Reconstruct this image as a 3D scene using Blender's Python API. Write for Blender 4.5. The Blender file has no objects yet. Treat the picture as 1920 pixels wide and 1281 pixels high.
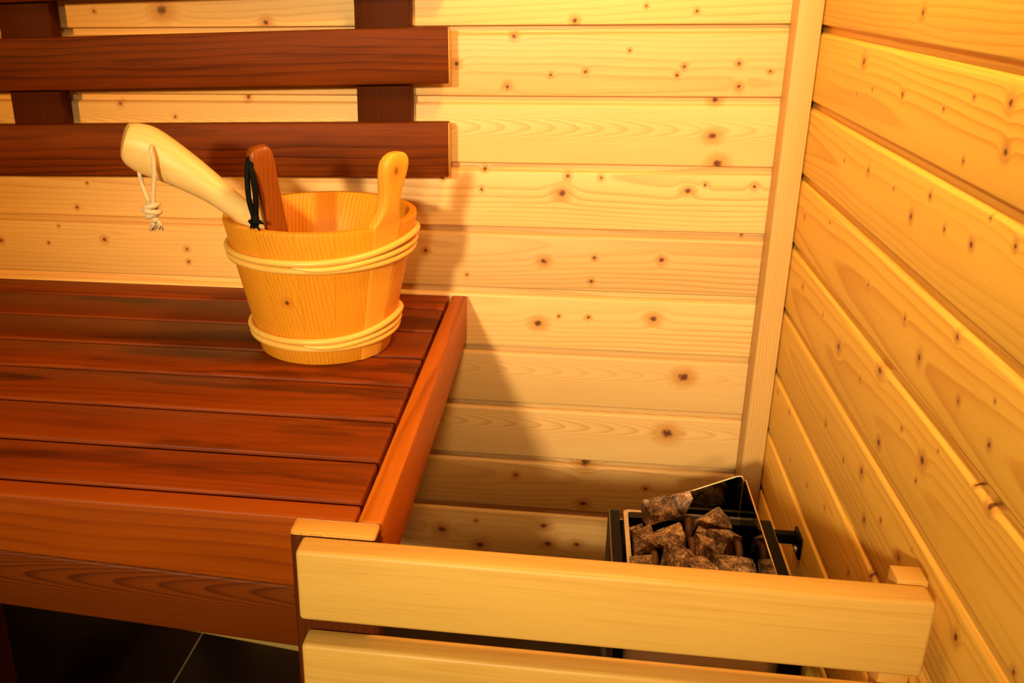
import bpy, bmesh, math, random
from mathutils import Vector, Matrix
random.seed(7)
SC = bpy.context.scene
COL = SC.collection
PI = math.pi

# ------------------------------------------------------------------ camera
cam_d = bpy.data.cameras.new('camera')
cam = bpy.data.objects.new('camera', cam_d)
COL.objects.link(cam)
SC.camera = cam
cam_d.sensor_width = 36.0
cam_d.lens = 1786.418 / 1920 * 36.0
cam_d.shift_x = 180.987 / 1920
cam_d.shift_y = 16.515 / 1920
cam_d.clip_start = 0.02
yaw, pitch, roll = 0.16772, 0.36867, -0.01306
Rz = Matrix.Rotation(yaw, 3, 'Z')
fwd = Rz @ Vector((0, math.cos(pitch), -math.sin(pitch)))
rgt = Rz @ Vector((1, 0, 0))
upv = rgt.cross(fwd)
r2 = math.cos(roll) * rgt + math.sin(roll) * upv
u2 = -math.sin(roll) * rgt + math.cos(roll) * upv
M = Matrix((r2, u2, -fwd)).transposed().to_4x4()
M.translation = Vector((-0.30677, -1.40792, 0.05817))
cam.matrix_world = M

# ------------------------------------------------------------------ world + light
wd = bpy.data.worlds.new('sauna_air')
SC.world = wd
wd.use_nodes = True
wbg = wd.node_tree.nodes['Background']
wbg.inputs[0].default_value = (1.0, 0.45, 0.09, 1)
wbg.inputs[1].default_value = 0.03


def lamp(name, kind, loc, energy, color, size, target=None):
    d = bpy.data.lights.new(name, kind)
    d.energy = energy
    d.color = color
    if kind == 'AREA':
        d.shape = 'DISK'
        d.size = size
    else:
        d.shadow_soft_size = size
    o = bpy.data.objects.new(name, d)
    COL.objects.link(o)
    o.location = loc
    if target is not None:
        o.rotation_euler = (Vector(target) - Vector(loc)).to_track_quat('-Z', 'Y').to_euler()
    return o


lamp('corner_sauna_lamp', 'POINT', (-0.24, -0.50, 0.42), 19.0, (1.0, 0.57, 0.18), 0.06)
for loc, en, aim, ang, bl, co in (((-0.92, -3.0, 0.55), 298, (-0.40, -0.4, -0.36), 36, 0.9, (1.0, 0.81, 0.45)),
                                  ((-0.28, -3.0, 0.55), 108, (-0.28, 0.0, -0.28), 23, 0.85, (1.0, 0.81, 0.45)),
                                  ((-2.1, -2.5, 0.35), 190, (-1.12, 0.0, -0.26), 24, 0.9, (1.0, 0.46, 0.07))):  # third spot is an orange fill added to brighten the left wall
    lo = lamp('front_spot', 'SPOT', loc, en, co, 0.08, aim)
    lo.data.spot_size = math.radians(ang)
    lo.data.spot_blend = bl
vs = SC.view_settings
vs.view_transform = 'Standard'
vs.look = 'None'
vs.gamma = 1.0
vs.use_curve_mapping = False
vs.exposure = 0.0

# ------------------------------------------------------------------ material helpers


class NT:
    def __init__(self, tree):
        self.t = tree
        self.n = tree.nodes
        self.l = tree.links

    def set(self, sock, v):
        if isinstance(v, bpy.types.NodeSocket):
            self.l.new(v, sock)
        elif v is not None:
            sock.default_value = v

    def math(self, op, a, b=None, c=None, clamp=False):
        n = self.n.new('ShaderNodeMath')
        n.operation = op
        n.use_clamp = clamp
        self.set(n.inputs[0], a)
        if b is not None:
            self.set(n.inputs[1], b)
        if c is not None:
            self.set(n.inputs[2], c)
        return n.outputs[0]

    def comb(self, x, y, z):
        n = self.n.new('ShaderNodeCombineXYZ')
        for i, v in enumerate((x, y, z)):
            self.set(n.inputs[i], v)
        return n.outputs[0]

    def vmath(self, op, a, b):
        n = self.n.new('ShaderNodeVectorMath')
        n.operation = op
        self.set(n.inputs[0], a)
        self.set(n.inputs[1], b)
        return n.outputs[0]

    def noise(self, vec, scale=1.0, detail=2.0, rough=0.5):
        n = self.n.new('ShaderNodeTexNoise')
        self.set(n.inputs['Vector'], vec)
        n.inputs['Scale'].default_value = scale
        n.inputs['Detail'].default_value = detail
        n.inputs['Roughness'].default_value = rough
        return n.outputs['Fac']

    def mrange(self, v, a, b, c=0.0, d=1.0, smooth=True):
        n = self.n.new('ShaderNodeMapRange')
        n.interpolation_type = 'SMOOTHSTEP' if smooth else 'LINEAR'
        self.set(n.inputs['Value'], v)
        n.inputs['From Min'].default_value = a
        n.inputs['From Max'].default_value = b
        n.inputs['To Min'].default_value = c
        n.inputs['To Max'].default_value = d
        return n.outputs['Result']

    def mix(self, f, a, b, blend='MIX'):
        n = self.n.new('ShaderNodeMix')
        n.data_type = 'RGBA'
        n.blend_type = blend
        self.set(n.inputs[0], f)
        self.set(n.inputs[6], a)
        self.set(n.inputs[7], b)
        return n.outputs[2]

    def ramp(self, f, pts):
        n = self.n.new('ShaderNodeValToRGB')
        e = n.color_ramp.elements
        while len(e) < len(pts):
            e.new(0.5)
        for el, (p, v) in zip(e, pts):
            el.position = p
            el.color = (v, v, v, 1) if not isinstance(v, tuple) else v
        self.set(n.inputs[0], f)
        return n.outputs[0]


def knot_group():
    g = bpy.data.node_groups.new('wood_knot', 'ShaderNodeTree')
    itf = g.interface
    for nm in ('U', 'V', 'KU', 'KV', 'R', 'Wobble', 'Aspect'):
        itf.new_socket(nm, in_out='INPUT', socket_type='NodeSocketFloat')
    for nm in ('Bulge', 'Core', 'Halo'):
        itf.new_socket(nm, in_out='OUTPUT', socket_type='NodeSocketFloat')
    T = NT(g)
    gi = T.n.new('NodeGroupInput')
    go = T.n.new('NodeGroupOutput')
    i = gi.outputs
    du = T.math('DIVIDE', T.math('SUBTRACT', i['U'], i['KU']), T.math('MULTIPLY', i['R'], i['Aspect']))
    dv = T.math('DIVIDE', T.math('SUBTRACT', i['V'], i['KV']), i['R'])
    d0 = T.math('SQRT', T.math('ADD', T.math('MULTIPLY', du, du), T.math('MULTIPLY', dv, dv)))
    d = T.math('ADD', d0, i['Wobble'])
    core = T.mrange(d, 0.3, 1.05, 1.0, 0.0)
    halo = T.mrange(d, 0.9, 3.2, 1.0, 0.0)
    q = T.math('DIVIDE', d0, 2.6)
    e = T.math('POWER', 2.718, T.math('MULTIPLY', T.math('MULTIPLY', q, q), -1.0))
    bulge = T.math('MULTIPLY', T.math('MULTIPLY', i['R'], 1.3), e)
    T.l.new(bulge, go.inputs['Bulge'])
    T.l.new(core, go.inputs['Core'])
    T.l.new(halo, go.inputs['Halo'])
    return g


KNOT = knot_group()


def wood(name, light, dark, axis='xzy', rings=210, ring_amt=0.45, fiber=0.35, blotch=0.35,
         rough=0.45, spec=0.35, knots=(), var=0.12, warp=0.012, pith=0.03, knotcol=(0.11, 0.022, 0.004),
         halocol=None, bump=0.08, stain=None, voff=0.0, cath=None):
    m = bpy.data.materials.new(name)
    m.use_nodes = True
    T = NT(m.node_tree)
    bs = T.n['Principled BSDF']
    tc = T.n.new('ShaderNodeTexCoord')
    sp = T.n.new('ShaderNodeSeparateXYZ')
    T.l.new(tc.outputs['Object'], sp.inputs[0])
    c = {'x': sp.outputs[0], 'y': sp.outputs[1], 'z': sp.outputs[2]}
    u, v, w = (c[a] for a in axis)
    oi = T.n.new('ShaderNodeObjectInfo')
    rnd = oi.outputs['Random']
    ra = T.math('FRACT', T.math('MULTIPLY', rnd, 7.31))
    rb = T.math('FRACT', T.math('MULTIPLY', rnd, 13.7))
    rc = T.math('FRACT', T.math('MULTIPLY', rnd, 29.3))
    off = T.comb(T.math('MULTIPLY', rnd, 37.0), T.math('MULTIPLY', ra, 61.0), T.math('MULTIPLY', rb, 17.0))

    def nz(su, sv, detail=2.0, rg=0.5):
        vec = T.comb(T.math('MULTIPLY', u, su), T.math('MULTIPLY', v, sv), T.math('MULTIPLY', w, sv))
        return T.noise(T.vmath('ADD', vec, off), 1.0, detail, rg)

    wn = T.math('MULTIPLY', T.math('SUBTRACT', nz(2.6, 13.0, 2.0), 0.5), warp * 2)
    v1 = T.math('ADD', T.math('ADD', v, wn), T.math('MULTIPLY', T.math('ADD', T.math('SUBTRACT', ra, 0.5), voff / 0.07), 0.07))
    tilt = T.math('MULTIPLY', u, T.math('MULTIPLY', T.math('SUBTRACT', rc, 0.5), 0.07))
    w1 = T.math('ADD', T.math('ADD', w, tilt), T.math('ADD', T.math('MULTIPLY', rb, pith), pith * 0.35))
    w1 = T.math('ADD', w1, T.math('MULTIPLY', T.math('SUBTRACT', nz(1.7, 5.0, 1.0), 0.5), warp * 2))
    r = T.math('SQRT', T.math('ADD', T.math('MULTIPLY', v1, v1), T.math('MULTIPLY', w1, w1)))
    core = halo = None
    if knots:
        wob = T.math('MULTIPLY', T.math('SUBTRACT', nz(190.0, 190.0, 1.0), 0.5), 0.9)
        for (ku, kv, kr) in knots:
            k = T.n.new('ShaderNodeGroup')
            k.node_tree = KNOT
            T.set(k.inputs['U'], u)
            T.set(k.inputs['V'], v)
            k.inputs['KU'].default_value = ku
            k.inputs['KV'].default_value = kv
            k.inputs['R'].default_value = kr * 1.3
            k.inputs['Aspect'].default_value = 1.0 if kr < 0.0035 else 1.25
            T.set(k.inputs['Wobble'], wob)
            r = T.math('ADD', r, k.outputs['Bulge'])
            core = k.outputs['Core'] if core is None else T.math('MAXIMUM', core, k.outputs['Core'])
            halo = k.outputs['Halo'] if halo is None else T.math('MAXIMUM', halo, k.outputs['Halo'])
    if cath:      # flat-sawn loops: parabolas along the board
        vc = T.math('ADD', T.math('SUBTRACT', v, cath[0]), T.math('MULTIPLY', wn, 0.25))
        f_ = T.math('ADD', T.math('ADD', u, T.math('MULTIPLY', wn, 1.5)), T.math('DIVIDE', T.math('MULTIPLY', vc, vc), cath[1]))
        ph = T.math('FRACT', T.math('ADD', T.math('DIVIDE', f_, cath[2]), T.math('MULTIPLY', r, 30)))
    else:
        ph = T.math('FRACT', T.math('MULTIPLY', r, rings))
    ring = T.ramp(ph, [(0.0, 0.0), (0.5, 0.22), (0.86, 1.0), (0.97, 0.08)])
    ringfade = T.mrange(nz(1.2, 9.0, 1.0), 0.25, 0.75, 0.25, 1.0)
    ring = T.math('MULTIPLY', ring, ringfade)
    fib = nz(9.0, 520.0, 2.0, 0.6)
    blo = nz(3.2, 22.0, 3.0, 0.6)
    f = T.math('MULTIPLY', ring, ring_amt)
    f = T.math('ADD', f, T.math('MULTIPLY', T.math('SUBTRACT', fib, 0.5), fiber))
    f = T.math('ADD', f, T.math('MULTIPLY', T.math('SUBTRACT', blo, 0.45), blotch), clamp=True)
    col = T.mix(f, (*light, 1), (*dark, 1))
    if knots:
        hc = halocol or tuple(0.5 * a + 0.5 * b for a, b in zip(light, dark))
        col = T.mix(T.math('MULTIPLY', halo, 0.75), col, (*hc, 1))
        col = T.mix(T.math('MULTIPLY', core, 0.93), col, (*knotcol, 1))
    if stain:
        stv = T.mrange(nz(stain[0], stain[1], 3.0, 0.55), 0.56, 0.66)
        col = T.mix(T.math('MULTIPLY', stv, stain[3]), col, (*stain[2], 1))
    br = T.math('ADD', T.math('MULTIPLY', T.math('SUBTRACT', rb, 0.5), var * 2), 1.0)
    col = T.mix(1.0, col, T.comb(br, br, br), 'MULTIPLY')
    T.l.new(col, bs.inputs['Base Color'])
    bs.inputs['Roughness'].default_value = rough
    bs.inputs['Specular IOR Level'].default_value = spec
    if bump:
        b = T.n.new('ShaderNodeBump')
        b.inputs['Strength'].default_value = bump
        b.inputs['Distance'].default_value = 0.002
        T.l.new(f, b.inputs['Height'])
        T.l.new(b.outputs[0], bs.inputs['Normal'])
    return m


def plain(name, col, rough=0.5, metal=0.0, spec=0.5, nscale=0, namt=0.0, bump=0.0):
    m = bpy.data.materials.new(name)
    m.use_nodes = True
    T = NT(m.node_tree)
    bs = T.n['Principled BSDF']
    tc = T.n.new('ShaderNodeTexCoord')
    n = T.noise(tc.outputs['Object'], nscale or 40.0, 3.0)
    d = tuple(max(0.0, x * (1 - namt)) for x in col)
    T.l.new(T.mix(n, (*d, 1), (*col, 1)), bs.inputs['Base Color'])
    bs.inputs['Roughness'].default_value = rough
    bs.inputs['Metallic'].default_value = metal
    bs.inputs['Specular IOR Level'].default_value = spec
    if bump:
        b = T.n.new('ShaderNodeBump')
        b.inputs['Strength'].default_value = bump
        b.inputs['Distance'].default_value = 0.002
        T.l.new(n, b.inputs['Height'])
        T.l.new(b.outputs[0], bs.inputs['Normal'])
    return m


def stone_mat():
    m = bpy.data.materials.new('sauna_stone')
    m.use_nodes = True
    T = NT(m.node_tree)
    bs = T.n['Principled BSDF']
    tc = T.n.new('ShaderNodeTexCoord')
    oi = T.n.new('ShaderNodeObjectInfo')
    p = T.vmath('ADD', tc.outputs['Object'], T.comb(oi.outputs['Random'], 0.3, 0.1))
    n1 = T.noise(p, 70.0, 5.0, 0.7)
    n2 = T.noise(p, 420.0, 2.0, 0.6)
    f = T.math('ADD', T.math('MULTIPLY', n1, 0.65), T.math('MULTIPLY', n2, 0.35))
    col = T.ramp(f, [(0.36, (0.016, 0.008, 0.005, 1)), (0.46, (0.17, 0.098, 0.058, 1)),
                     (0.54, (0.42, 0.27, 0.18, 1)), (0.64, (0.88, 0.66, 0.48, 1))])
    br = T.math('ADD', T.math('MULTIPLY', oi.outputs['Random'], 0.6), 0.75)
    T.l.new(T.mix(1.0, col, T.comb(br, br, br), 'MULTIPLY'), bs.inputs['Base Color'])
    bs.inputs['Roughness'].default_value = 0.85
    b = T.n.new('ShaderNodeBump')
    b.inputs['Strength'].default_value = 0.6
    b.inputs['Distance'].default_value = 0.003
    T.l.new(f, b.inputs['Height'])
    T.l.new(b.outputs[0], bs.inputs['Normal'])
    return m


# ------------------------------------------------------------------ object helpers
def link(name, me, mat=None, parent=None, loc=(0, 0, 0)):
    o = bpy.data.objects.new(name, me)
    COL.objects.link(o)
    o.location = loc
    if parent is not None:
        o.parent = parent
    if mat is not None and me is not None:
        if len(me.materials) == 0:
            me.materials.append(mat)
        else:
            o.material_slots[0].link = 'OBJECT'
            o.material_slots[0].material = mat
    return o


def thing(name, label, cat, loc=(0, 0, 0), group=None):
    o = bpy.data.objects.new(name, None)
    o.empty_display_size = 0.05
    COL.objects.link(o)
    o.location = loc
    return tag(o, label, cat, group)


def tag(o, label, cat, group=None):
    o['label'] = label
    o['category'] = cat
    if group:
        o['group'] = group
    return o


def bm_mesh(bm, name, smooth=None):
    me = bpy.data.meshes.new(name)
    bmesh.ops.recalc_face_normals(bm, faces=bm.faces)
    bm.to_mesh(me)
    bm.free()
    if smooth is not None:
        for p in me.polygons:
            p.use_smooth = True
        if smooth < 3.1:
            me.set_sharp_from_angle(angle=smooth)
    return me


def box_mesh(name, sx, sy, sz, bev=0.002, seg=2):
    bm = bmesh.new()
    bmesh.ops.create_cube(bm, size=1.0)
    bmesh.ops.scale(bm, vec=(sx, sy, sz), verts=bm.verts)
    if bev:
        bmesh.ops.bevel(bm, geom=bm.edges[:], offset=bev, segments=seg, profile=0.5, affect='EDGES')
    return bm_mesh(bm, name, math.radians(50))


def box(name, x, y, z, mat, parent=None, bev=0.002, seg=2):
    """box from ranges in the parent's frame; its origin in the box's middle"""
    me = box_mesh(name, x[1] - x[0], y[1] - y[0], z[1] - z[0], bev, seg)
    return link(name, me, mat, parent, ((x[0] + x[1]) / 2, (y[0] + y[1]) / 2, (z[0] + z[1]) / 2))


def extrude_profile(name, prof, axis, a, b, smooth=math.radians(50)):
    """prof: closed list of 2D points; axis 'x': (y,z) profile; axis 'y': (x,z); axis 'z': (x,y)"""
    bm = bmesh.new()

    def P(p, t):
        if axis == 'x':
            return (t, p[0], p[1])
        if axis == 'y':
            return (p[0], t, p[1])
        return (p[0], p[1], t)
    A = [bm.verts.new(P(p, a)) for p in prof]
    B = [bm.verts.new(P(p, b)) for p in prof]
    n = len(prof)
    for i in range(n):
        bm.faces.new((A[i], A[(i + 1) % n], B[(i + 1) % n], B[i]))
    bm.faces.new(A)
    bm.faces.new(B[::-1])
    return bm_mesh(bm, name, smooth)


def tube_into(bm, pts, rad, sides=8, ref=None, closed=False):
    """sweep a circle (or ellipse when rad entries are (a,b)) along pts"""
    pts = [Vector(p) for p in pts]
    n = len(pts)
    rads = rad if isinstance(rad, (list, tuple)) and len(rad) == n else [rad] * n
    rings = []
    prev = None
    for i in range(n):
        if closed:
            t = pts[(i + 1) % n] - pts[i - 1]
        else:
            t = pts[min(i + 1, n - 1)] - pts[max(i - 1, 0)]
        t.normalize()
        if ref is not None:
            a = Vector(ref) - t * t.dot(Vector(ref))
        elif prev is None:
            q = Vector((0, 0, 1)) if abs(t.z) < 0.9 else Vector((1, 0, 0))
            a = q - t * t.dot(q)
        else:
            a = prev - t * t.dot(prev)
        a.normalize()
        prev = a
        b = t.cross(a)
        ra, rb = rads[i] if isinstance(rads[i], (tuple, list)) else (rads[i], rads[i])
        rings.append([bm.verts.new(pts[i] + a * ra * math.cos(2 * PI * k / sides) + b * rb * math.sin(2 * PI * k / sides))
                      for k in range(sides)])
    m = n if closed else n - 1
    for i in range(m):
        A, B = rings[i], rings[(i + 1) % n]
        for k in range(sides):
            bm.faces.new((A[k], A[(k + 1) % sides], B[(k + 1) % sides], B[k]))
    if not closed:
        bm.faces.new(rings[0][::-1])
        bm.faces.new(rings[-1])


def smooth_path(pts, n):
    """Catmull-Rom through pts (any dimension), n samples per span"""
    out = []
    L = len(pts)
    for i in range(L - 1):
        p0, p1, p2, p3 = pts[max(i - 1, 0)], pts[i], pts[i + 1], pts[min(i + 2, L - 1)]
        for k in range(n):
            t = k / n
            out.append(tuple(0.5 * (2 * b + (c - a) * t + (2 * a - 5 * b + 4 * c - d) * t * t + (-a + 3 * b - 3 * c + d) * t ** 3)
                             for a, b, c, d in zip(p0, p1, p2, p3)))
    out.append(tuple(pts[-1]))
    return out


def structure(o):
    o['kind'] = 'structure'
    return o


# ------------------------------------------------------------------ knots of the spruce panelling, metres in the room
BK = {-1: [(-0.316, 0.0061, 0.0031), (-0.221, 0.0244, 0.0016), (-0.154, 0.0174, 0.0019), (-0.917, 0.0247, 0.0064), (-1.024, 0.0238, 0.0021), (-0.759, 0.0063, 0.0035)],
 0: [(-0.399, -0.0144, 0.0028), (-0.407, -0.0824, 0.0028), (-0.239, -0.0336, 0.0016), (-0.48, -0.0511, 0.0032), (-0.164, -0.0549, 0.0022), (-0.173, -0.0664, 0.0019), (-0.092, -0.0509, 0.0025), (-0.089, -0.0811, 0.0029), (-0.05, -0.0609, 0.0019), (-0.298, -0.0618, 0.0022), (-0.346, -0.0662, 0.0019)],
 1: [(-0.118, -0.0996, 0.0035), (-0.118, -0.1488, 0.0045), (-0.107, -0.187, 0.0051), (-1.0, -0.1103, 0.0025), (-0.913, -0.1291, 0.002), (-0.797, -0.0998, 0.0031)],
 2: [(-0.438, -0.2013, 0.0022), (-0.316, -0.209, 0.0025), (-0.268, -0.2105, 0.0022), (-0.324, -0.234, 0.0048), (-0.144, -0.2271, 0.0035), (-0.121, -0.218, 0.0019), (-0.053, -0.2188, 0.0026), (-0.442, -0.2309, 0.0019), (-0.5, -0.2156, 0.0019), (-1.096, -0.2741, 0.0022), (-1.073, -0.2338, 0.0017), (-0.9, -0.2428, 0.0014)],
 3: [(-0.062, -0.2917, 0.0016), (-0.527, -0.328, 0.0029), (-0.346, -0.3387, 0.0036), (-0.271, -0.3309, 0.0023), (-0.173, -0.3309, 0.0032), (-0.463, -0.3642, 0.0017), (-0.274, -0.3679, 0.0023), (-1.133, -0.3055, 0.0015), (-1.24, -0.3332, 0.0028), (-1.155, -0.3346, 0.0017), (-1.056, -0.3258, 0.0031), (-0.916, -0.3377, 0.0025), (-0.915, -0.3589, 0.0021)],
 4: [(-0.351, -0.4389, 0.0048), (-0.275, -0.4256, 0.0024), (-0.32, -0.4255, 0.0017), (-0.178, -0.4234, 0.0044)],
 5: [(-0.125, -0.5167, 0.0059)],
 6: [(-0.142, -0.6145, 0.0068)],
 7: [(-0.267, -0.6786, 0.0058), (-0.379, -0.7071, 0.0029), (-0.267, -0.7525, 0.0041), (-0.168, -0.7161, 0.0029)],
 8: [(-0.503, -0.8218, 0.0053), (-0.437, -0.8475, 0.0053), (-0.321, -0.8344, 0.0052), (-0.33, -0.8, 0.0043), (-0.444, -0.7995, 0.0023), (-0.273, -0.8317, 0.0035)]}
RK = {-1: [(-0.424, 0.0268, 0.0032)],
 0: [(-0.257, -0.0285, 0.0037), (-0.405, -0.048, 0.0025), (-0.578, -0.031, 0.0016), (-0.248, -0.0638, 0.0013), (-0.304, -0.0535, 0.0013), (-0.518, -0.0474, 0.0014), (-0.646, -0.0279, 0.0032), (-0.654, -0.0614, 0.0032), (-0.581, -0.0808, 0.0016)],
 1: [(-0.335, -0.1337, 0.0025), (-0.238, -0.14, 0.0013), (-0.425, -0.1343, 0.0014), (-0.524, -0.1207, 0.0023), (-0.486, -0.148, 0.003), (-0.569, -0.1393, 0.0018), (-0.652, -0.1104, 0.0013), (-0.628, -0.1371, 0.0026), (-0.701, -0.1193, 0.0021)],
 2: [(-0.215, -0.2181, 0.0014), (-0.087, -0.2404, 0.0021), (-0.397, -0.2413, 0.0019), (-0.517, -0.2366, 0.0022), (-0.568, -0.2554, 0.0031), (-0.637, -0.2106, 0.0023), (-0.663, -0.2546, 0.0017), (-0.722, -0.2288, 0.0012), (-0.728, -0.2605, 0.002)],
 3: [(-0.129, -0.3267, 0.0021), (-0.245, -0.3264, 0.0014), (-0.329, -0.3354, 0.0036), (-0.421, -0.337, 0.0017), (-0.476, -0.3048, 0.0039), (-0.508, -0.3687, 0.0032), (-0.618, -0.3303, 0.0035), (-0.559, -0.3284, 0.0015), (-0.613, -0.353, 0.0014), (-0.645, -0.3079, 0.001), (-0.718, -0.2986, 0.0016), (-0.748, -0.2996, 0.0032), (-0.832, -0.379, 0.0021)],
 4: [(-0.326, -0.4346, 0.0024), (-0.411, -0.4376, 0.0018), (-0.474, -0.4182, 0.0033), (-0.506, -0.4561, 0.0028), (-0.55, -0.4306, 0.0018), (-0.125, -0.4265, 0.0015), (-0.609, -0.4346, 0.0023), (-0.634, -0.4097, 0.001), (-0.744, -0.418, 0.0032)],
 5: [(-0.192, -0.5514, 0.0015), (-0.288, -0.5374, 0.0017), (-0.373, -0.5205, 0.0019), (-0.07, -0.5035, 0.0019), (-0.151, -0.4994, 0.0022), (-0.488, -0.5318, 0.0021), (-0.551, -0.4923, 0.0029)],
 6: [(-0.344, -0.5786, 0.0016)]}

PITCH = 0.096
FLOOR = -0.865
PINE_L, PINE_D = (0.82, 0.525, 0.205), (0.52, 0.19, 0.026)
PINE_R, PINE_RD = (0.90, 0.53, 0.085), (0.54, 0.15, 0.008)

# ------------------------------------------------------------------ setting: panelled walls
X0, Y0, ZT = -1.75, -1.70, 0.86


def panel_profile(sgn):
    """cross-section of a tongue-and-groove board: (depth, height) about its middle; depth + = into the wall"""
    h = PITCH / 2
    p = [(0.014, -h + 0.0003), (0.0016, -h + 0.0003), (0.0003, -h + 0.0012), (0.0, -h + 0.003),
         (0.0, h - 0.0150), (0.0004, h - 0.0132), (0.0016, h - 0.0116), (0.0036, h - 0.0104),
         (0.0085, h - 0.0093), (0.0088, h - 0.0004), (0.014, h - 0.0004)]
    return [(a * sgn, b) for a, b in p]


def build_wall(name, along, lo, hi, knots):
    if along == 'x':
        wall = box(name, (lo, hi), (0.0142, 0.034), (FLOOR, ZT), M_back, None, 0)
    else:
        wall = box(name, (0.0142, 0.034), (lo, hi), (FLOOR, ZT), M_back, None, 0)
    structure(wall)
    base = Vector(wall.location)
    me = extrude_profile('wall_plank', panel_profile(1), along, lo - (lo + hi) / 2, hi - (lo + hi) / 2)
    ztop = 9
    pl, pd = (PINE_L, PINE_D) if along == 'x' else (PINE_R, PINE_RD)
    shared = wood('spruce_panel_' + ('back' if along == 'x' else 'right'), pl, pd, 'xzy' if along == 'x' else 'yzx', rings=150, ring_amt=0.52, fiber=0.34, blotch=0.36)
    for i in range(-ztop, 9):
        zc = -PITCH * i - PITCH / 2
        mid = (lo + hi) / 2
        c = Vector((mid, 0, zc)) if along == 'x' else Vector((0, mid, zc))
        ks = [(a - mid, z - zc, r) for a, z, r in knots.get(i, [])]
        mt = shared
        if ks:
            mt = wood('knotty_spruce', pl, pd, 'xzy' if along == 'x' else 'yzx', rings=150,
                      ring_amt=0.52, fiber=0.34, blotch=0.36, knots=ks, cath={1: (0.004, 0.0030, 0.036), 5: (0.008, 0.0028, 0.042), 6: (0.013, 0.0028, 0.040)}.get(i) if along == 'x' else None, halocol=(0.58, 0.25, 0.05))
        link('wall_plank', me, mt, wall, c - base)
    return wall


M_back = plain('dark_batten_gap', (0.10, 0.045, 0.012), 0.9)
wall_back = build_wall('wall_back', 'x', X0, 0.014, BK)
wall_right = build_wall('wall_right', 'y', Y0, 0.0, RK)

M_trim = wood('corner_batten_pine', (0.76, 0.45, 0.15), (0.50, 0.21, 0.04), 'zxy', rings=240, ring_amt=0.45, fiber=0.4, blotch=0.3, warp=0.004, voff=0.12)
structure(box('trim_1', (-0.0322, -0.0012), (-0.046, -0.0004), (FLOOR, ZT), M_trim, None, 0.0012))

# floor of dark tiles
M_grout = plain('pale_grout', (0.36, 0.25, 0.15), 0.9, namt=0.3)
M_tile = plain('dark_floor_tile', (0.026, 0.013, 0.008), 0.35, namt=0.5, nscale=9)
flo = box('floor', (X0, 0.0), (Y0, 0.0), (FLOOR - 0.03, FLOOR - 0.0035), M_grout, None, 0)
structure(flo)
fb = Vector(flo.location)
me_tiles = {}
xs = [X0, -1.435, -0.835, -0.235, 0.0]
ys = [Y0, -1.35, -0.75, -0.15, 0.0]
for i in range(4):
    for j in range(4):
        sx, sy = xs[i + 1] - xs[i] - 0.004, ys[j + 1] - ys[j] - 0.004
        key = (round(sx, 3), round(sy, 3))
        if key not in me_tiles:
            me_tiles[key] = box_mesh('floor_tile', sx, sy, 0.010, 0.0012, 1)
        link('floor_tile', me_tiles[key], M_tile, flo, Vector(((xs[i] + xs[i + 1]) / 2, (ys[j] + ys[j + 1]) / 2, FLOOR - 0.005)) - fb)

# ------------------------------------------------------------------ bench
ZB = -0.3948
DK_L, DK_D = (0.215, 0.035, 0.0013), (0.030, 0.0028, 0.0001)
M_slat = wood('stained_bench_slat', DK_L, DK_D, 'xyz', rings=120, ring_amt=0.5, fiber=0.6, blotch=1.3, rough=0.42, spec=0.10, var=0.22, warp=0.02,
              stain=(4.0, 22.0, (0.018, 0.0025, 0.0008), 0.5))
M_side = wood('stained_side_board', (0.52, 0.125, 0.006), (0.20, 0.030, 0.001), 'yxz', rings=130, ring_amt=0.6, fiber=0.5, blotch=0.9, rough=0.42, spec=0.12, var=0.05)
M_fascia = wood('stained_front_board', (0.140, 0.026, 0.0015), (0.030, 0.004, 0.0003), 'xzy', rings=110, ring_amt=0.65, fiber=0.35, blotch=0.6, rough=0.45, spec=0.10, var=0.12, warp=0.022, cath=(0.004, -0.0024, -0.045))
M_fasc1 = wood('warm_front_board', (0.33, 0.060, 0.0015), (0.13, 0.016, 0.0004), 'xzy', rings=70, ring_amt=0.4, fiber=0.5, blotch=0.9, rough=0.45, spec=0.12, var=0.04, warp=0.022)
M_leg = wood('stained_leg', (0.085, 0.017, 0.002), DK_D, 'zxy', rings=150, spec=0.06, rough=0.6)
bench = thing('sauna_bench', 'long dark reddish-brown slatted wooden bench along the back wall carrying the bucket', 'bench', (-1.1, -0.35, FLOOR))
bb = Vector(bench.location)


def rng(v, o):
    return (v[0] - o, v[1] - o)


def part(name, x, y, z, mat, root, bev=0.002, seg=2):
    o = root.location
    return box(name, rng(x, o[0]), rng(y, o[1]), rng(z, o[2]), mat, root, bev, seg)


gaps = [-0.012, -0.0770, -0.1773, -0.2771, -0.3685, -0.4687, -0.5642, -0.6505]
for i in range(7):
    part('bench_slat', (-1.73, -0.4890), (gaps[i + 1] + 0.0052, gaps[i] - 0.0052 if i else gaps[i]), (ZB - 0.026, ZB), M_slat, bench, 0.003)
part('side_board', (-0.4854, -0.4617), (-0.6802, -0.010), (-0.4700, ZB), M_side, bench, 0.003)


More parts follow.
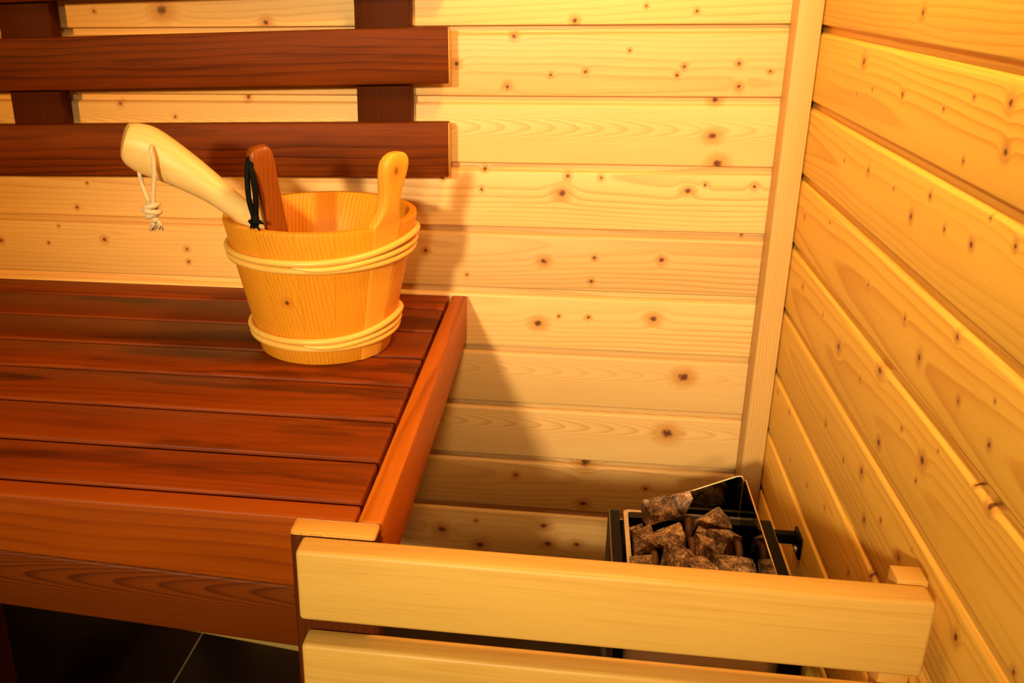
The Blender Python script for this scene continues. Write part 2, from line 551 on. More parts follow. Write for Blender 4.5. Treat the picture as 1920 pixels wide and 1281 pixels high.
def taper_board(name, x0, x1, y, ztop, zbot, mat, root):
    """board on edge, ztop/zbot = heights at x0 and x1"""
    bm = bmesh.new()
    mid = Vector(((x0 + x1) / 2, (y[0] + y[1]) / 2, (ztop[0] + zbot[1]) / 2))
    vs_ = []
    for x, k in ((x0, 0), (x1, 1)):
        for yy in y:
            for z in (zbot[k], ztop[k]):
                vs_.append(bm.verts.new(Vector((x, yy, z)) - mid))
    for f in ((0, 1, 3, 2), (4, 6, 7, 5), (0, 4, 5, 1), (2, 3, 7, 6), (0, 2, 6, 4), (1, 5, 7, 3)):
        bm.faces.new([vs_[i] for i in f])
    bmesh.ops.recalc_face_normals(bm, faces=bm.faces)
    bmesh.ops.bevel(bm, geom=bm.edges[:], offset=0.003, segments=2, profile=0.5, affect='EDGES')
    return link(name, bm_mesh(bm, name, math.radians(50)), mat, root, mid - Vector(root.location))


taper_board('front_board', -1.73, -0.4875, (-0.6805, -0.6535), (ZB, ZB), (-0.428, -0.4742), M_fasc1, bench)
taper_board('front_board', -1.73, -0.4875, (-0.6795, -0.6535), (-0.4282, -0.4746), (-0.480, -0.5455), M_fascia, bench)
M_cleat = wood('raw_cleat', (0.30, 0.19, 0.055), (0.16, 0.09, 0.02), 'xzy', rings=150)
taper_board('cleat', -0.80, -0.4900, (-0.6525, -0.640), (-0.48, -0.50), (-0.545, -0.5785), M_cleat, bench)
for x in (-0.995, -1.60):
    part('leg', (x, x + 0.07), (-0.652, -0.590), (FLOOR, ZB - 0.0265), M_leg, bench, 0.003)
    part('leg', (x, x + 0.07), (-0.075, -0.030), (FLOOR, ZB - 0.0265), M_leg, bench, 0.003)
for x in (-1.30, -0.60):
    part('support_beam', (x, x + 0.05), (-0.6525, -0.015), (ZB - 0.075, ZB - 0.0262), M_leg, bench, 0.002)

# ------------------------------------------------------------------ backrest on the wall
M_brs = wood('stained_backrest_board', (0.165, 0.033, 0.0022), (0.026, 0.0030, 0.0002), 'xzy', rings=110, ring_amt=0.55, fiber=0.75, blotch=1.5, rough=0.5, spec=0.08, var=0.06, warp=0.02)
M_sup = wood('stained_support', (0.07, 0.014, 0.0015), (0.018, 0.003, 0.0003), 'zxy', rings=170, rough=0.5, spec=0.08)
M_litend = wood('lit_end_wood', (0.62, 0.37, 0.11), (0.42, 0.2, 0.05), 'zxy', rings=200)
back = thing('backrest', 'dark brown slatted wooden backrest fixed to the back wall above the bench', 'backrest', (-0.98, 0.0, -0.22))
for (x0, x1) in ((-1.164, -1.0803), (-0.6212, -0.5428)):
    part('support', (x0, x1), (-0.0280, -0.0002), (-0.204 if x0 > -0.9 else -0.212, 0.42), M_sup, back, 0.0015)


def slat(zr, zl):
    """horizontal backrest board; heights (bottom, top) at its right end and 0.68 m to the left"""
    L = 1.24
    s = ((zr[0] + zr[1]) - (zl[0] + zl[1])) / 2 / 0.68
    h = zr[1] - zr[0]
    me = box_mesh('backrest_slat', L, 0.0215, h, 0.0018)
    c = Vector((-0.4855 - L / 2, -0.0391, (zr[0] + zr[1]) / 2 - s * L / 2))
    o = link('backrest_slat', me, M_brs, back, c - Vector(back.location))
    o.rotation_euler = (0, -math.atan(s), 0)
    e = link('lit_end', box_mesh('lit_end', 0.0010, 0.0205, h - 0.002, 0.0003, 1), M_litend, o, (L / 2 + 0.0004, 0, 0))  # light on the right-hand board ends is put into this pale cap
    e['label'] = 'board end coloured pale as if lit from the right'
    return o


slat((-0.0738, 0.0012), (-0.0862, -0.0138))
slat((-0.2040, -0.1272), (-0.2150, -0.1368))
slat((0.052, 0.128), (0.0385, 0.112))
slat((0.178, 0.254), (0.166, 0.242))

# ------------------------------------------------------------------ guard rail round the heater
AL_L, AL_D = (0.68, 0.39, 0.085), (0.46, 0.20, 0.028)
M_rail = wood('alder_rail', AL_L, AL_D, 'xzy', rings=80, ring_amt=0.28, fiber=0.8, blotch=0.9, rough=0.45, var=0.06, warp=0.016)
M_post = wood('rail_post', (0.74, 0.36, 0.07), (0.36, 0.12, 0.014), 'zxy', rings=300, ring_amt=0.9, fiber=0.3, blotch=0.2, rough=0.5, var=0.03)
M_postr = wood('pale_rail_post', (0.62, 0.32, 0.06), (0.44, 0.18, 0.02), 'zxy', rings=300, ring_amt=0.3, fiber=0.3, blotch=0.2, var=0.03)
rail = thing('heater_guard_rail', 'honey-coloured wooden guard rail of horizontal boards in front of the heater', 'guard rail', (-0.27, -0.70, FLOOR))
part('post', (-0.5417, -0.4632), (-0.7058, -0.6812), (FLOOR, -0.3978), M_leg, rail, 0.0045, 3)
e = part('post_top', (-0.5413, -0.4636), (-0.7054, -0.6816), (-0.3990, -0.3953), M_post, rail, 0.0030, 2)
e['label'] = 'pale end-grain top of the dark post'
part('post', (-0.0345, -0.0108), (-0.7058, -0.6835), (FLOOR, -0.3955), M_postr, rail, 0.0012)
for z0, z1 in ((-0.4690, -0.3972), (-0.5665, -0.4955), (-0.6650, -0.5940), (-0.7635, -0.6925)):
    part('rail_board', (-0.5290, -0.0122), (-0.7327, -0.7064), (z0, z1), M_rail, rail, 0.0042, 3)

# ------------------------------------------------------------------ heater
M_blk = plain('black_enamel', (0.006, 0.005, 0.005), 0.5, spec=0.10, namt=0.3)
M_grey = plain('grey_painted_edge', (0.20, 0.15, 0.085), 0.5, namt=0.2)
M_steel = plain('brushed_steel', (0.78, 0.70, 0.60), 0.38, metal=0.75, namt=0.25, nscale=120)
M_mirror = plain('polished_black_steel', (0.16, 0.145, 0.13), 0.06, metal=1.0, namt=0.1)
M_goldedge = plain('bare_sheet_edge', (0.75, 0.48, 0.27), 0.35, metal=0.6, namt=0.1)
M_rust = plain('heated_element_tube', (0.16, 0.055, 0.022), 0.6, namt=0.5, nscale=90)
heater = thing('sauna_heater', 'black and steel electric sauna heater with stones in the right corner behind the rail', 'heater', (-0.1373, -0.3788, -0.8239))
hb = Vector((-0.163, -0.535, -0.69))      # drawing origin of the heater parts
HS = 1.179                                # drawing units to metres


def rounded_rect(a0, a1, b0, b1, r, corners=(1, 1, 1, 1), n=6):
    """points of a rectangle a x b; corners = (a0b0, a1b0, a1b1, a0b1) rounded or not"""
    out = []
    for (ca, cb, st, on) in ((a0, b0, PI, corners[0]), (a1, b0, 1.5 * PI, corners[1]), (a1, b1, 0, corners[2]), (a0, b1, 0.5 * PI, corners[3])):
        if not on:
            out.append((ca, cb))
            continue
        oa = ca + (r if ca == a0 else -r)
        ob = cb + (r if cb == b0 else -r)
        for k in range(n + 1):
            t = st + 0.5 * PI * k / n
            out.append((oa + r * math.cos(t), ob + r * math.sin(t)))
    return out


def hlink(name, me, mat, hb_off=True):
    me.transform(Matrix.Translation(-hb if hb_off else Vector((0, 0, 0))))
    me.transform(Matrix.Scale(HS, 4))
    return link(name, me, mat, heater)


# side panels (YZ plates with rounded upper corners)
prof = rounded_rect(-0.640, -0.4385, -0.69, -0.4985, 0.014, (0, 0, 1, 1))
hlink('side_panel', extrude_profile('side_panel', prof, 'x', -0.2492, -0.2390), M_blk)
hlink('side_panel', extrude_profile('side_panel', prof, 'x', -0.0960, -0.0765), M_blk)
e = hlink('side_skin', extrude_profile('side_skin', prof, 'x', -0.2505, -0.2493), M_grey)
e['label'] = 'grey outer skin of the heater side'
e = hlink('side_skin', extrude_profile('side_skin', prof, 'x', -0.0764, -0.0756), M_grey)
e['label'] = 'grey outer skin of the heater side'
# body between the sides, lower than them
hlink('body', box_mesh('body', 0.1420, 0.186, 0.105, 0.002), M_blk, False).location = (Vector((-0.1675, -0.535, -0.6375)) - hb) * HS
hlink('back_panel', box_mesh('back_panel', 0.1420, 0.003, 0.17, 0.0008, 1), M_blk, False).location = (Vector((-0.1675, -0.4412, -0.601)) - hb) * HS
hlink('front_panel', box_mesh('front_panel', 0.1635, 0.003, 0.165, 0.0008, 1), M_steel, False).location = (Vector((-0.1645, -0.6305, -0.6050)) - hb) * HS
for k in range(5):
    hlink('vent_slot', box_mesh('vent_slot', 0.10, 0.002, 0.006, 0.0005, 1), M_blk, False).location = (Vector((-0.1645, -0.6326, -0.59 - 0.014 * k)) - hb) * HS
# stone tray: thin steel frame standing round the stones
bm = bmesh.new()
ro = rounded_rect(-0.2345, -0.1015, -0.626, -0.4465, 0.006, n=3)
ri = rounded_rect(-0.2297, -0.1055, -0.621, -0.4510, 0.004, n=3)
rm = rounded_rect(-0.2325, -0.1030, -0.624, -0.4480, 0.005, n=3)
n = len(ro)
rows = []
for pts, z in ((ro, -0.582), (ro, -0.5005), (ro, -0.4985), (ri, -0.4985), (ri, -0.5060), (rm, -0.5060), (rm, -0.582)):
    rows.append([bm.verts.new((p[0], p[1], z)) for p in pts])
for a in range(len(rows)):
    A, B = rows[a], rows[(a + 1) % len(rows)]
    for k in range(n):
        bm.faces.new((A[k], A[(k + 1) % n], B[(k + 1) % n], B[k]))
hlink('stone_tray', bm_mesh(bm, 'stone_tray', math.radians(40)), M_steel)
bm = bmesh.new()
la, lb_ = [[bm.verts.new((p[0], p[1], z)) for p in q] for q, z in ((rounded_rect(-0.2300, -0.1054, -0.6215, -0.4505, 0.004, n=3), -0.5062), (rounded_rect(-0.2290, -0.1060, -0.6205, -0.4515, 0.004, n=3), -0.582))]
for k in range(n):
    bm.faces.new((la[k], la[(k + 1) % n], lb_[(k + 1) % n], lb_[k]))
bm.faces.new(lb_)
e = hlink('tray_dark_liner', bm_mesh(bm, 'tray_dark_liner', math.radians(40)), M_blk)  # black liner added to darken the tray inside
e['label'] = 'black liner darkening the inside of the stone tray'
hlink('grate', box_mesh('grate', 0.123, 0.169, 0.003, 0.0005, 1), M_blk, False).location = (Vector((-0.1676, -0.536, -0.5515)) - hb) * HS
# guard plate: side wing and slanted back wing, bare bright edge
prof = rounded_rect(-0.629, -0.4405, -0.512, -0.4500, 0.013, (0, 0, 1, 0))
gp = hlink('guard_plate', extrude_profile('guard_plate', prof, 'x', -0.1082, -0.1070), M_mirror)
bm = bmesh.new()
bw = [(-0.1085, -0.512), (-0.1085, -0.4535), (-0.1115, -0.4508), (-0.115, -0.4516), (-0.1690, -0.4768), (-0.2050, -0.4930), (-0.2050, -0.512)]
A = [bm.verts.new((x, -0.4412, z)) for x, z in bw]
B = [bm.verts.new((x, -0.4400, z)) for x, z in bw]
for i in range(len(bw)):
    j = (i + 1) % len(bw)
    bm.faces.new((A[i], A[j], B[j], B[i]))
bm.faces.new(A)
bm.faces.new(B[::-1])
hlink('guard_plate', bm_mesh(bm, 'guard_plate', math.radians(40)), M_mirror)
bm = bmesh.new()
path = [(-0.1076, -0.632, -0.4494)] + [(-0.1076, -0.455 + 0.0145 * math.sin(t), -0.4639 + 0.0145 * math.cos(t)) for t in (0, 0.3, 0.6, 0.9)]
path += [(-0.1100, -0.4400, -0.4508), (-0.1150, -0.4400, -0.4512), (-0.1690, -0.4402, -0.4764), (-0.2050, -0.4402, -0.4926)]
tube_into(bm, path, 0.00085, 6)
e = hlink('plate_edge', bm_mesh(bm, 'plate_edge', 3.14), M_goldedge)
e['label'] = 'bright bare edge of the guard plate'
# heating elements: tube loops rising between the stones
for (x, y, sx) in ((-0.1668, -0.4720, 0), (-0.1265, -0.4720, 0), (-0.1668, -0.5150, 0), (-0.2075, -0.5460, 0), (-0.1200, -0.5150, 0)):
    bm = bmesh.new()
    pts = [(x, y - 0.014, -0.55), (x, y - 0.014, -0.505)] + \
          [(x, y - 0.014 * math.cos(t), -0.505 + 0.012 * math.sin(t)) for t in (0.5, 1.0, 1.57, 2.1, 2.6)] + \
          [(x, y + 0.014, -0.505), (x, y + 0.014, -0.55)]
    tube_into(bm, pts, 0.0040, 8)
    e = hlink('heating_element', bm_mesh(bm, 'heating_element', 3.14), M_rust)
# bracket to the right wall
hlink('wall_bracket', box_mesh('wall_bracket', 0.0268, 0.010, 0.012, 0.001), M_blk, False).location = (Vector((-0.0612, -0.458, -0.512)) - hb) * HS
hlink('bracket_plate', box_mesh('bracket_plate', 0.003, 0.028, 0.026, 0.0008, 1), M_blk, False).location = (Vector((-0.0482, -0.462, -0.516)) - hb) * HS
for y in (-0.475,):
    hlink('screw', box_mesh('screw', 0.005, 0.007, 0.007, 0.002, 2), M_steel, False).location = (Vector((-0.0512, y + 0.006, -0.520)) - hb) * HS

# stones
M_stone = stone_mat()


def stone(c, size, label, seed, rot=0.0, group=None):
    c = Vector(heater.location) + (Vector(c) - hb) * HS
    size = [q * HS for q in size]
    rs = random.Random(seed)
    bm = bmesh.new()
    pts = []
    for k in range(11):
        p = Vector((rs.gauss(0, 1), rs.gauss(0, 1), rs.gauss(0, 1)))
        p.normalize()
        p = Vector([max(-0.66, min(0.66, q)) for q in p]) / 0.66 * rs.uniform(0.86, 1.0)
        pts.append(bm.verts.new(p))
    g = bmesh.ops.convex_hull(bm, input=bm.verts[:])
    for v in [v for v in bm.verts if not v.link_faces]:
        bm.verts.remove(v)
    xs_ = [v.co.x for v in bm.verts]; ys_ = [v.co.y for v in bm.verts]; zs_ = [v.co.z for v in bm.verts]
    cc = Vector(((max(xs_) + min(xs_)) / 2, (max(ys_) + min(ys_)) / 2, (max(zs_) + min(zs_)) / 2))
    ex = Vector((max(xs_) - min(xs_), max(ys_) - min(ys_), max(zs_) - min(zs_)))
    for v in bm.verts:
        v.co = Vector(((v.co.x - cc.x) / ex.x * size[0], (v.co.y - cc.y) / ex.y * size[1], (v.co.z - cc.z) / ex.z * size[2]))
    bmesh.ops.bevel(bm, geom=bm.edges[:], offset=min(size) * 0.03, segments=1, profile=0.5, affect='EDGES')
    bmesh.ops.triangulate(bm, faces=bm.faces[:])
    bmesh.ops.subdivide_edges(bm, edges=bm.edges[:], cuts=1, use_grid_fill=True)
    for v in bm.verts:
        v.co += Vector((rs.uniform(-1, 1), rs.uniform(-1, 1), rs.uniform(-1, 1))) * min(size) * 0.022
    o = link('stone', bm_mesh(bm, 'stone'), M_stone, None, c)
    o.rotation_euler = (0, 0, rot)
    return tag(o, label, 'stone', group or 'sauna stones in the heater')


stone((-0.1945, -0.4740, -0.4820), (0.046, 0.034, 0.026), 'pinkish grey angular stone, biggest of those piled at the back of the heater tray', 11, 0.2)
stone((-0.1720, -0.4630, -0.4750), (0.022, 0.022, 0.022), 'small grey stone perched highest on the heater pile by the black plate', 12, 0.5)
stone((-0.2215, -0.4800, -0.5080), (0.017, 0.030, 0.026), 'dark stone in the rear left corner of the heater tray', 13)
stone((-0.2180, -0.5215, -0.4960), (0.024, 0.036, 0.034), 'brown cracked stone against the left steel rim of the heater', 14, 0.2)
stone((-0.1915, -0.5060, -0.4950), (0.046, 0.030, 0.030), 'broad dark grey faceted stone just in front of the pinkish stone in the heater', 15, -0.5)
stone((-0.1835, -0.5450, -0.5000), (0.032, 0.034, 0.042), 'upright brown stone standing in the middle left of the heater', 16, 0.5)
stone((-0.2190, -0.5680, -0.5020), (0.028, 0.036, 0.030), 'low brown stone at the left rim nearest the guard rail', 17)
stone((-0.1415, -0.4680, -0.4920), (0.044, 0.030, 0.030), 'light grey wedge stone by the slanted black plate of the heater', 18, -0.15)
stone((-0.1560, -0.4900, -0.5060), (0.018, 0.020, 0.030), 'narrow dark stone wedged between the middle heating tubes', 19, 0.3)
stone((-0.1590, -0.5260, -0.4980), (0.022, 0.028, 0.036), 'small pointed olive brown stone in the middle of the heater', 20, 0.7)
stone((-0.1345, -0.5080, -0.4980), (0.038, 0.032, 0.034), 'long grey stone with a sharp lit top edge at the right of the heater', 21, -0.25)
stone((-0.1650, -0.5650, -0.5020), (0.036, 0.036, 0.032), 'flat brown stone in the front middle, half hidden by the guard rail', 22, 0.2)
stone((-0.1300, -0.5600, -0.4980), (0.044, 0.036, 0.032), 'long rusty stone at the front right, half hidden by the guard rail', 23, -0.05)
for k, (x, y) in enumerate(((-0.205, -0.60), (-0.165, -0.602), (-0.128, -0.600))):
    stone((x, y, -0.510), (0.027, 0.027, 0.030), 'dark stone hidden behind the guard rail, %s of the front row' % ('left', 'middle', 'right')[k], 40 + k, 0.2 * k, 'hidden front row of heater stones')

# ------------------------------------------------------------------ bucket
BX, BY = -0.6275, -0.2350
RB, RT, HB = 0.0868, 0.1255, 0.1800
TH = 0.0135
NST = 16
BK_L, BK_D = (0.80, 0.32, 0.018), (0.50, 0.125, 0.003)
M_stave = wood('bucket_pine', BK_L, BK_D, 'zxy', rings=210, ring_amt=0.8, fiber=0.5, blotch=0.2, rough=0.42, spec=0.2, var=0.03, warp=0.004, voff=0.14)
M_ear = wood('bucket_pine_handle', (0.82, 0.37, 0.035), (0.56, 0.17, 0.008), 'zxy', rings=230, ring_amt=0.5, fiber=0.35, blotch=0.2, rough=0.42, warp=0.004, voff=0.12,
             knots=[(0.248, -0.003, 0.0042)], knotcol=(0.30, 0.09, 0.015))
M_stavek = wood('bucket_pine_knotty', BK_L, BK_D, 'zxy', rings=210, ring_amt=0.8, fiber=0.5, blotch=0.2, rough=0.42, spec=0.2, var=0.0, warp=0.004, voff=0.14,
                knots=[(0.088, 0.002, 0.0032)], knotcol=(0.09, 0.02, 0.004))
M_hoop = wood('peeled_willow', (0.90, 0.52, 0.105), (0.68, 0.31, 0.035), 'xzy', rings=90, ring_amt=0.2, fiber=0.2, blotch=0.5, rough=0.38, spec=0.45, var=0.04, bump=0.02)
bucket = thing('sauna_bucket', 'round pale wooden sauna bucket with willow hoops and one tall ear on the bench', 'bucket', (BX, BY, ZB + 0.0004))


def rout(z):
    return RB + (RT - RB) * z / HB


# one stave about the -Y axis
bm = bmesh.new()
half = PI / NST - 0.0010
NA = 5
loops = []
prof = [(rout(0) - 0.001, 0.0), (rout(0.002), 0.002), (rout(0.06), 0.06), (rout(0.12), 0.12), (rout(HB - 0.004), HB - 0.004), (rout(HB - 0.001) - 0.0012, HB - 0.001), (rout(HB) - 0.0035, HB),
        (rout(HB) - TH + 0.003, HB), (rout(HB) - TH, HB - 0.003), (rout(0.12) - TH, 0.12), (rout(0.0) - TH, 0.0)]
for k in range(NA + 1):
    a = -PI / 2 - half + 2 * half * k / NA
    loops.append([bm.verts.new((r * math.cos(a), r * math.sin(a), z)) for r, z in prof])
for k in range(NA):
    A, B = loops[k], loops[k + 1]
    for i in range(len(prof)):
        j = (i + 1) % len(prof)
        bm.faces.new((A[i], A[j], B[j], B[i]))
bm.faces.new(loops[0])
bm.faces.new(loops[-1][::-1])
ME_STAVE = bm_mesh(bm, 'stave', math.radians(35))
EAR_ANG = math.radians(-34.0)
for k in range(1, NST):
    a = EAR_ANG + 2 * PI * k / NST
    o = link('stave', ME_STAVE, M_stavek if k == 13 else M_stave, bucket)
    o.rotation_euler = (0, 0, a + PI / 2)
# the ear: one stave drawn out into a handle
bm = bmesh.new()
rowsz = [0.0, 0.06, 0.12, HB - 0.006, HB, HB + 0.005, HB + 0.012, HB + 0.020, HB + 0.030, HB + 0.042, HB + 0.054, HB + 0.064, HB + 0.073, HB + 0.080, HB + 0.085, HB + 0.088, HB + 0.0893]
hws = [None, None, None, None, 0.0236, 0.0195, 0.0165, 0.0145, 0.0137, 0.0150, 0.0176, 0.0198, 0.0205, 0.0190, 0.0155, 0.0105, 0.005]
rows = []
for z, hw in zip(rowsz, hws):
    R = rout(z)
    w_ = R * math.sin(half) if hw is None else hw
    up = max(0.0, min(1.0, (z - HB) / 0.02))
    th = TH + 0.0045 * up
    if z > HB + 0.075:
        th *= 1 - 0.45 * ((z - HB - 0.075) / 0.0143) ** 2
    ex = 10 - 6.0 * up
    ring = []
    for q in range(24):
        t = 2 * PI * (q + 0.5) / 24
        cs, sn = math.cos(t), math.sin(t)
        s = w_ * math.copysign(abs(cs) ** (2 / ex), cs)
        d = th / 2 * math.copysign(abs(sn) ** (2 / ex), sn)
        rr = R - TH / 2 + d
        if up < 1:
            rr = (math.sqrt(max(1e-6, R * R - s * s)) * (1 - up) + R * up) - TH / 2 + d
        ring.append(bm.verts.new((s, -rr, z)))
    rows.append(ring)
for A, B in zip(rows, rows[1:]):
    for q in range(24):
        bm.faces.new((A[q], A[(q + 1) % 24], B[(q + 1) % 24], B[q]))
bm.faces.new(rows[0][::-1])
bm.faces.new(rows[-1])
ear = link('ear_stave', bm_mesh(bm, 'ear_stave', math.radians(60)), M_ear, bucket)
ear.rotation_euler = (0, 0, EAR_ANG + PI / 2)
ear['label'] = 'taller stave shaped into a rounded handle'
# bottom disc
bm = bmesh.new()
bmesh.ops.create_cone(bm, cap_ends=True, segments=48, radius1=rout(0.014) - TH + 0.001, radius2=rout(0.022) - TH + 0.001, depth=0.010)
link('bottom', bm_mesh(bm, 'bottom', math.radians(40)), M_rail, bucket, (0, 0, 0.018))


# hoops of twisted willow strands
def strand(zf, rf, a0=-PI, a1=PI, r=0.0044, taper=False):
    bm = bmesh.new()
    N = 84
    full = abs(a1 - a0 - 2 * PI) < 1e-6
    pts, rads = [], []
    for k in range(N + (0 if full else 1)):
        a = a0 + (a1 - a0) * k / N
        z = zf(a)
        R = rout(z) + rf(a)
        pts.append((R * math.cos(a), R * math.sin(a), z))
        e = min(1.0, min(k, N - k) / 6) if taper else 1.0
        rads.append(r * (0.55 + 0.45 * e))
    tube_into(bm, pts, rads, 8, ref=(0, 0, 1), closed=full)
    link('hoop_strand', bm_mesh(bm, 'hoop_strand', 3.14), M_hoop, bucket)


def bump_(a, c, w):
    d = (a - c + PI) % (2 * PI) - PI
    return math.exp(-(d / w) ** 2)


RAD = math.radians
for zb, amp in ((0.1375, 1.0), (0.0300, 0.92)):
    strand(lambda a: zb + 0.0046 + amp * 0.0165 * bump_(a, RAD(-2), 0.80), lambda a: 0.0040)
    strand(lambda a: zb - 0.0046 + amp * 0.004 * bump_(a, RAD(10), 0.7), lambda a: 0.0040)
    strand(lambda a: zb + amp * (0.0030 + 0.0050 * bump_(a, RAD(-5), 0.55) - 0.005 * bump_(a, RAD(-75), 0.4)), lambda a: 0.0040 + 0.0036 * (1 - bump_(a, RAD(-15), 0.8)) * 0.6, RAD(-92), RAD(95), 0.0040, True)

# ------------------------------------------------------------------ pale ladle
M_ladle = wood('pale_ladle_birch', (0.86, 0.60, 0.225), (0.66, 0.38, 0.095), 'xzy', rings=160, ring_amt=0.28, fiber=0.35, blotch=0.25, rough=0.42, spec=0.35, bump=0.03)
M_butt = wood('ladle_end_grain', (0.80, 0.48, 0.17), (0.6, 0.3, 0.08), 'zxy', rings=260, ring_amt=0.3)
M_cotton = plain('natural_cotton_cord', (0.80, 0.63, 0.40), 0.85, namt=0.25, nscale=500, bump=0.4)
M_black = plain('black_leather_cord', (0.004, 0.004, 0.004), 0.7, spec=0.1, namt=0.3)
ladle = thing('pale_ladle', 'thick pale wooden ladle with cotton cord leaning out of the bucket to the left', 'ladle', (-0.70, -0.30, -0.20))
lb = Vector(ladle.location)
ctl = [(-0.8380, -0.322, -0.1170, 0.0235, 0.0185), (-0.8300, -0.321, -0.1200, 0.0275, 0.0205), (-0.8130, -0.319, -0.1280, 0.0300, 0.0215), (-0.7790, -0.316, -0.1470, 0.0245, 0.0205),
       (-0.7430, -0.312, -0.1710, 0.0182, 0.0175), (-0.7160, -0.308, -0.1935, 0.0152, 0.0150), (-0.6930, -0.2985, -0.2150, 0.0145, 0.0140), (-0.6400, -0.262, -0.2750, 0.0130, 0.0120), (-0.5980, -0.236, -0.3330, 0.0110, 0.0090)]
sm = smooth_path(ctl, 5)
bm = bmesh.new()
tube_into(bm, [p[:3] for p in sm], [(p[3], p[4]) for p in sm], 20, ref=(0.5, 0.0, 0.85))
bvs = list(bm.verts)[:20]
c0 = Vector(ctl[0][:3])
d0 = (Vector(ctl[0][:3]) - Vector(ctl[1][:3])).normalized()


def slant(v):      # the butt is sawn off at a slant, near side shorter
    v.co += d0 * 0.55 * (v.co.y - c0.y)


for v in bvs:
    slant(v)
handle = link('handle', bm_mesh(bm, 'handle', math.radians(60)), M_ladle, ladle, -lb)
d0 = (Vector(ctl[0][:3]) - Vector(ctl[1][:3])).normalized()
bm = bmesh.new()
c0 = Vector(ctl[0][:3])
tube_into(bm, [c0, c0 + d0 * 0.0022, c0 + d0 * 0.0034], [(0.0234, 0.0184), (0.0228, 0.0178), (0.0212, 0.0162)], 20, ref=(0.5, 0.0, 0.85))
for v in bm.verts:
    slant(v)
link('butt_end', bm_mesh(bm, 'butt_end', math.radians(50)), M_butt, ladle, -lb)['label'] = 'rounded end-grain butt of the handle'
# bowl inside the bucket
bm = bmesh.new()
rings_ = []
for (r, z) in ((0.001, -0.020), (0.016, -0.018), (0.026, -0.009), (0.030, 0.004), (0.0285, 0.005), (0.026, 0.003), (0.022, -0.008), (0.013, -0.014), (0.001, -0.016)):
    rings_.append([bm.verts.new((r * math.cos(2 * PI * k / 20), r * math.sin(2 * PI * k / 20), z)) for k in range(20)])
for A, B in zip(rings_, rings_[1:]):
    for k in range(20):
        bm.faces.new((A[k], A[(k + 1) % 20], B[(k + 1) % 20], B[k]))
link('bowl', bm_mesh(bm, 'bowl', math.radians(50)), M_ladle, ladle, Vector((-0.582, -0.221, -0.3450)) - lb)
# cord: hole in the front, loop hanging to a knot with a frayed tail
hf = Vector((-0.7995, -0.3420, -0.1200))
kn = Vector((-0.8050, -0.3460, -0.1925))
bm = bmesh.new()
pf = smooth_path([(hf.x - 0.002, hf.y + 0.010, hf.z + 0.002), (hf.x + 0.0008, hf.y - 0.003, hf.z - 0.001), (hf.x + 0.0035, hf.y - 0.0055, hf.z - 0.012), (-0.7965, -0.3485, -0.150), (-0.8005, -0.3475, -0.172), (kn.x + 0.0015, kn.y, kn.z + 0.004)], 5)
tube_into(bm, pf, 0.0027, 8)
pb = smooth_path([(-0.8200, -0.3180, -0.1300), (-0.8255, -0.3250, -0.1480), (-0.8225, -0.3290, -0.1640), (-0.8125, -0.339, -0.1820), (kn.x - 0.0015, kn.y, kn.z + 0.004)], 5)
tube_into(bm, pb, 0.0027, 8)
link('cord', bm_mesh(bm, 'cord', 3.14), M_cotton, ladle, -lb)['label'] = 'looped natural cotton cord'
bm = bmesh.new()
for dz, rr, tl in ((0.0045, 0.0066, 0.25), (-0.0015, 0.0078, -0.2), (-0.0065, 0.0056, 0.35)):
    tube_into(bm, [(kn.x + rr * 1.15 * math.cos(t), kn.y + rr * math.sin(t), kn.z + dz + rr * tl * math.cos(t)) for t in [2 * PI * k / 16 for k in range(16)]], 0.0034, 8, closed=True)
tube_into(bm, [kn + Vector((0, 0, 0.006)), kn + Vector((0, 0, -0.002)), kn + Vector((0.001, 0, -0.007))], 0.0042, 8)
link('knot', bm_mesh(bm, 'knot', 3.14), M_cotton, ladle, -lb)
bm = bmesh.new()
rs = random.Random(3)
tube_into(bm, [kn + Vector((0.001, 0, -0.006)), kn + Vector((0.0025, 0, -0.012)), kn + Vector((0.003, 0, -0.016))], [0.0046, 0.0054, 0.0040], 8)
for k in range(34):
    a, q = rs.uniform(0, 2 * PI), rs.uniform(0.1, 1)
    dx, dy = 0.0095 * q * math.cos(a), 0.005 * q * math.sin(a)
    p0 = kn + Vector((0.002 + dx * 0.3, dy * 0.3, -0.010))
    p1 = kn + Vector((0.0035 + dx * 0.8, dy * 0.8, -0.017 - rs.uniform(0, 0.003)))
    p2 = kn + Vector((0.002 + dx * 1.15 - rs.uniform(0, 0.003), dy, -0.021 - rs.uniform(0, 0.006)))
    tube_into(bm, [p0, p1, p2], [0.0012, 0.0011, 0.0006], 5)
link('frayed_tail', bm_mesh(bm, 'frayed_tail', 3.14), M_cotton, ladle, -lb)

# ------------------------------------------------------------------ dark wooden ladle
M_dlad = wood('reddish_ladle_wood', (0.27, 0.060, 0.004), (0.08, 0.013, 0.001), 'zxy', voff=0.1, rings=200, ring_amt=0.7, fiber=0.4, blotch=0.4, rough=0.4, warp=0.01)
dark = thing('dark_ladle', 'slim reddish-brown wooden ladle handle with a black cord standing in the bucket', 'ladle', (-0.668, -0.322, -0.213))
db = Vector(dark.location)
bm = bmesh.new()
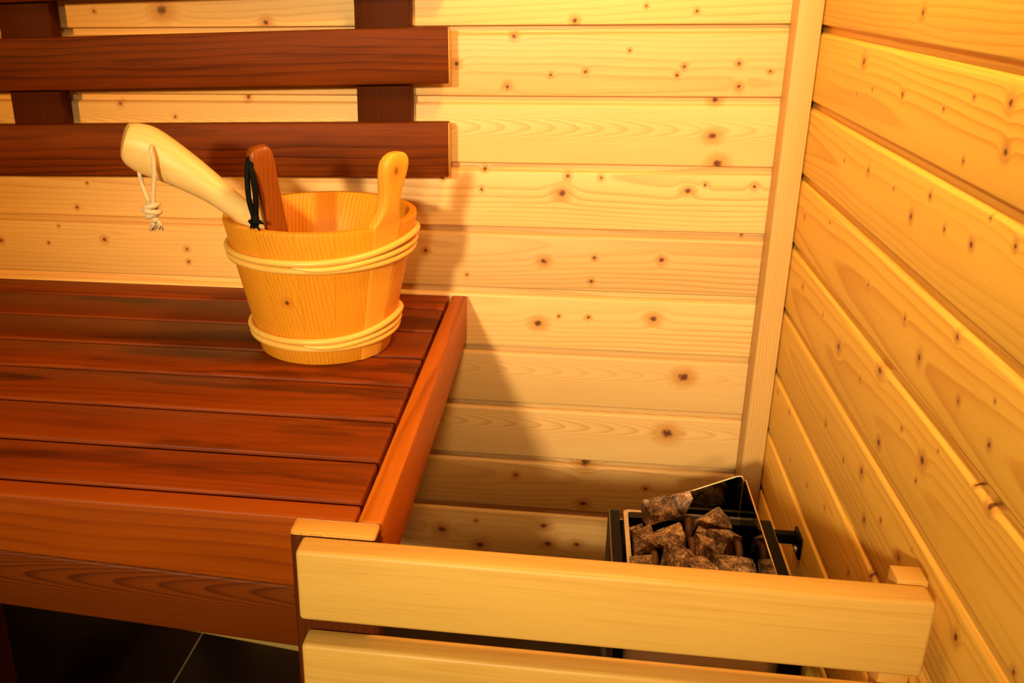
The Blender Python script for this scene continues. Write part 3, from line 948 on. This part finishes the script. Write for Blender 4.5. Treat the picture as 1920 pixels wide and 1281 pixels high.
# cross-section: flat bar; long sides turned so a narrow face shows on its left
top = Vector((-0.6705, -0.338, -0.1165))
bot = Vector((-0.650, -0.280, -0.3680))
ax = (top - bot).normalized()
wid = Vector((math.cos(RAD(38)), math.sin(RAD(38)), 0))
wid = (wid - ax * wid.dot(ax)).normalized()
thk = ax.cross(wid)
rows = []
Ltot = (top - bot).length
st = [(0, 0.0115, 0.008), (0.08, 0.0125, 0.0085), (0.16, 0.0130, 0.0092), (0.21, 0.0138, 0.0096), (Ltot - 0.020, 0.0150, 0.0098), (Ltot - 0.011, 0.0146, 0.0095), (Ltot - 0.005, 0.0128, 0.0086), (Ltot - 0.0015, 0.0095, 0.0066), (Ltot, 0.0055, 0.004)]
for s, a, b in st:
    ring = []
    for q in range(20):
        t = 2 * PI * (q + 0.5) / 20
        cs, sn = math.cos(t), math.sin(t)
        e_ = 2 / 5.0
        ring.append(bm.verts.new(bot + ax * s + wid * a * math.copysign(abs(cs) ** e_, cs) + thk * b * math.copysign(abs(sn) ** e_, sn)))
    rows.append(ring)
for A, B in zip(rows, rows[1:]):
    for q in range(20):
        bm.faces.new((A[q], A[(q + 1) % 20], B[(q + 1) % 20], B[q]))
bm.faces.new(rows[0][::-1])
bm.faces.new(rows[-1])
link('handle', bm_mesh(bm, 'handle', math.radians(45)), M_dlad, dark, -db)
# black cord
h0 = Vector((-0.6795, -0.3455, -0.1310))
k0 = Vector((-0.6750, -0.3520, -0.2010))
bm = bmesh.new()
tube_into(bm, smooth_path([(-0.6715, -0.340, -0.127), tuple(h0), (-0.6805, -0.352, -0.148), (-0.6800, -0.354, -0.175), (k0.x - 0.001, k0.y, k0.z + 0.003)], 5), 0.0034, 8)
tube_into(bm, smooth_path([(-0.6725, -0.342, -0.129), (-0.6770, -0.349, -0.139), (-0.6735, -0.353, -0.150), (-0.6715, -0.354, -0.172), (k0.x + 0.001, k0.y, k0.z + 0.003)], 5), 0.0034, 8)
link('cord', bm_mesh(bm, 'cord', 3.14), M_black, dark, -db)['label'] = 'looped black cord'
bm = bmesh.new()
tube_into(bm, [k0 + Vector((0, 0, 0.008)), k0 + Vector((0, 0, 0.003)), k0 + Vector((0, 0, -0.004)), k0 + Vector((0, 0, -0.008))], [0.0035, 0.0052, 0.0054, 0.003], 10)
for k in range(22):
    a, q = rs.uniform(0, 2 * PI), rs.uniform(0.5, 1)
    p0 = k0 + Vector((0, 0, -0.003))
    p1 = k0 + Vector((0.0085 * q * math.cos(a), 0.006 * q * math.sin(a), -0.006 + rs.uniform(-0.004, 0.006)))
    tube_into(bm, [p0, p1, p1 + Vector((0.002 * math.cos(a), 0, -0.002))], [0.0018, 0.0014, 0.0009], 5)
link('cord_knot', bm_mesh(bm, 'cord_knot', 3.14), M_black, dark, -db)['label'] = 'tangled black knot with frayed ends'
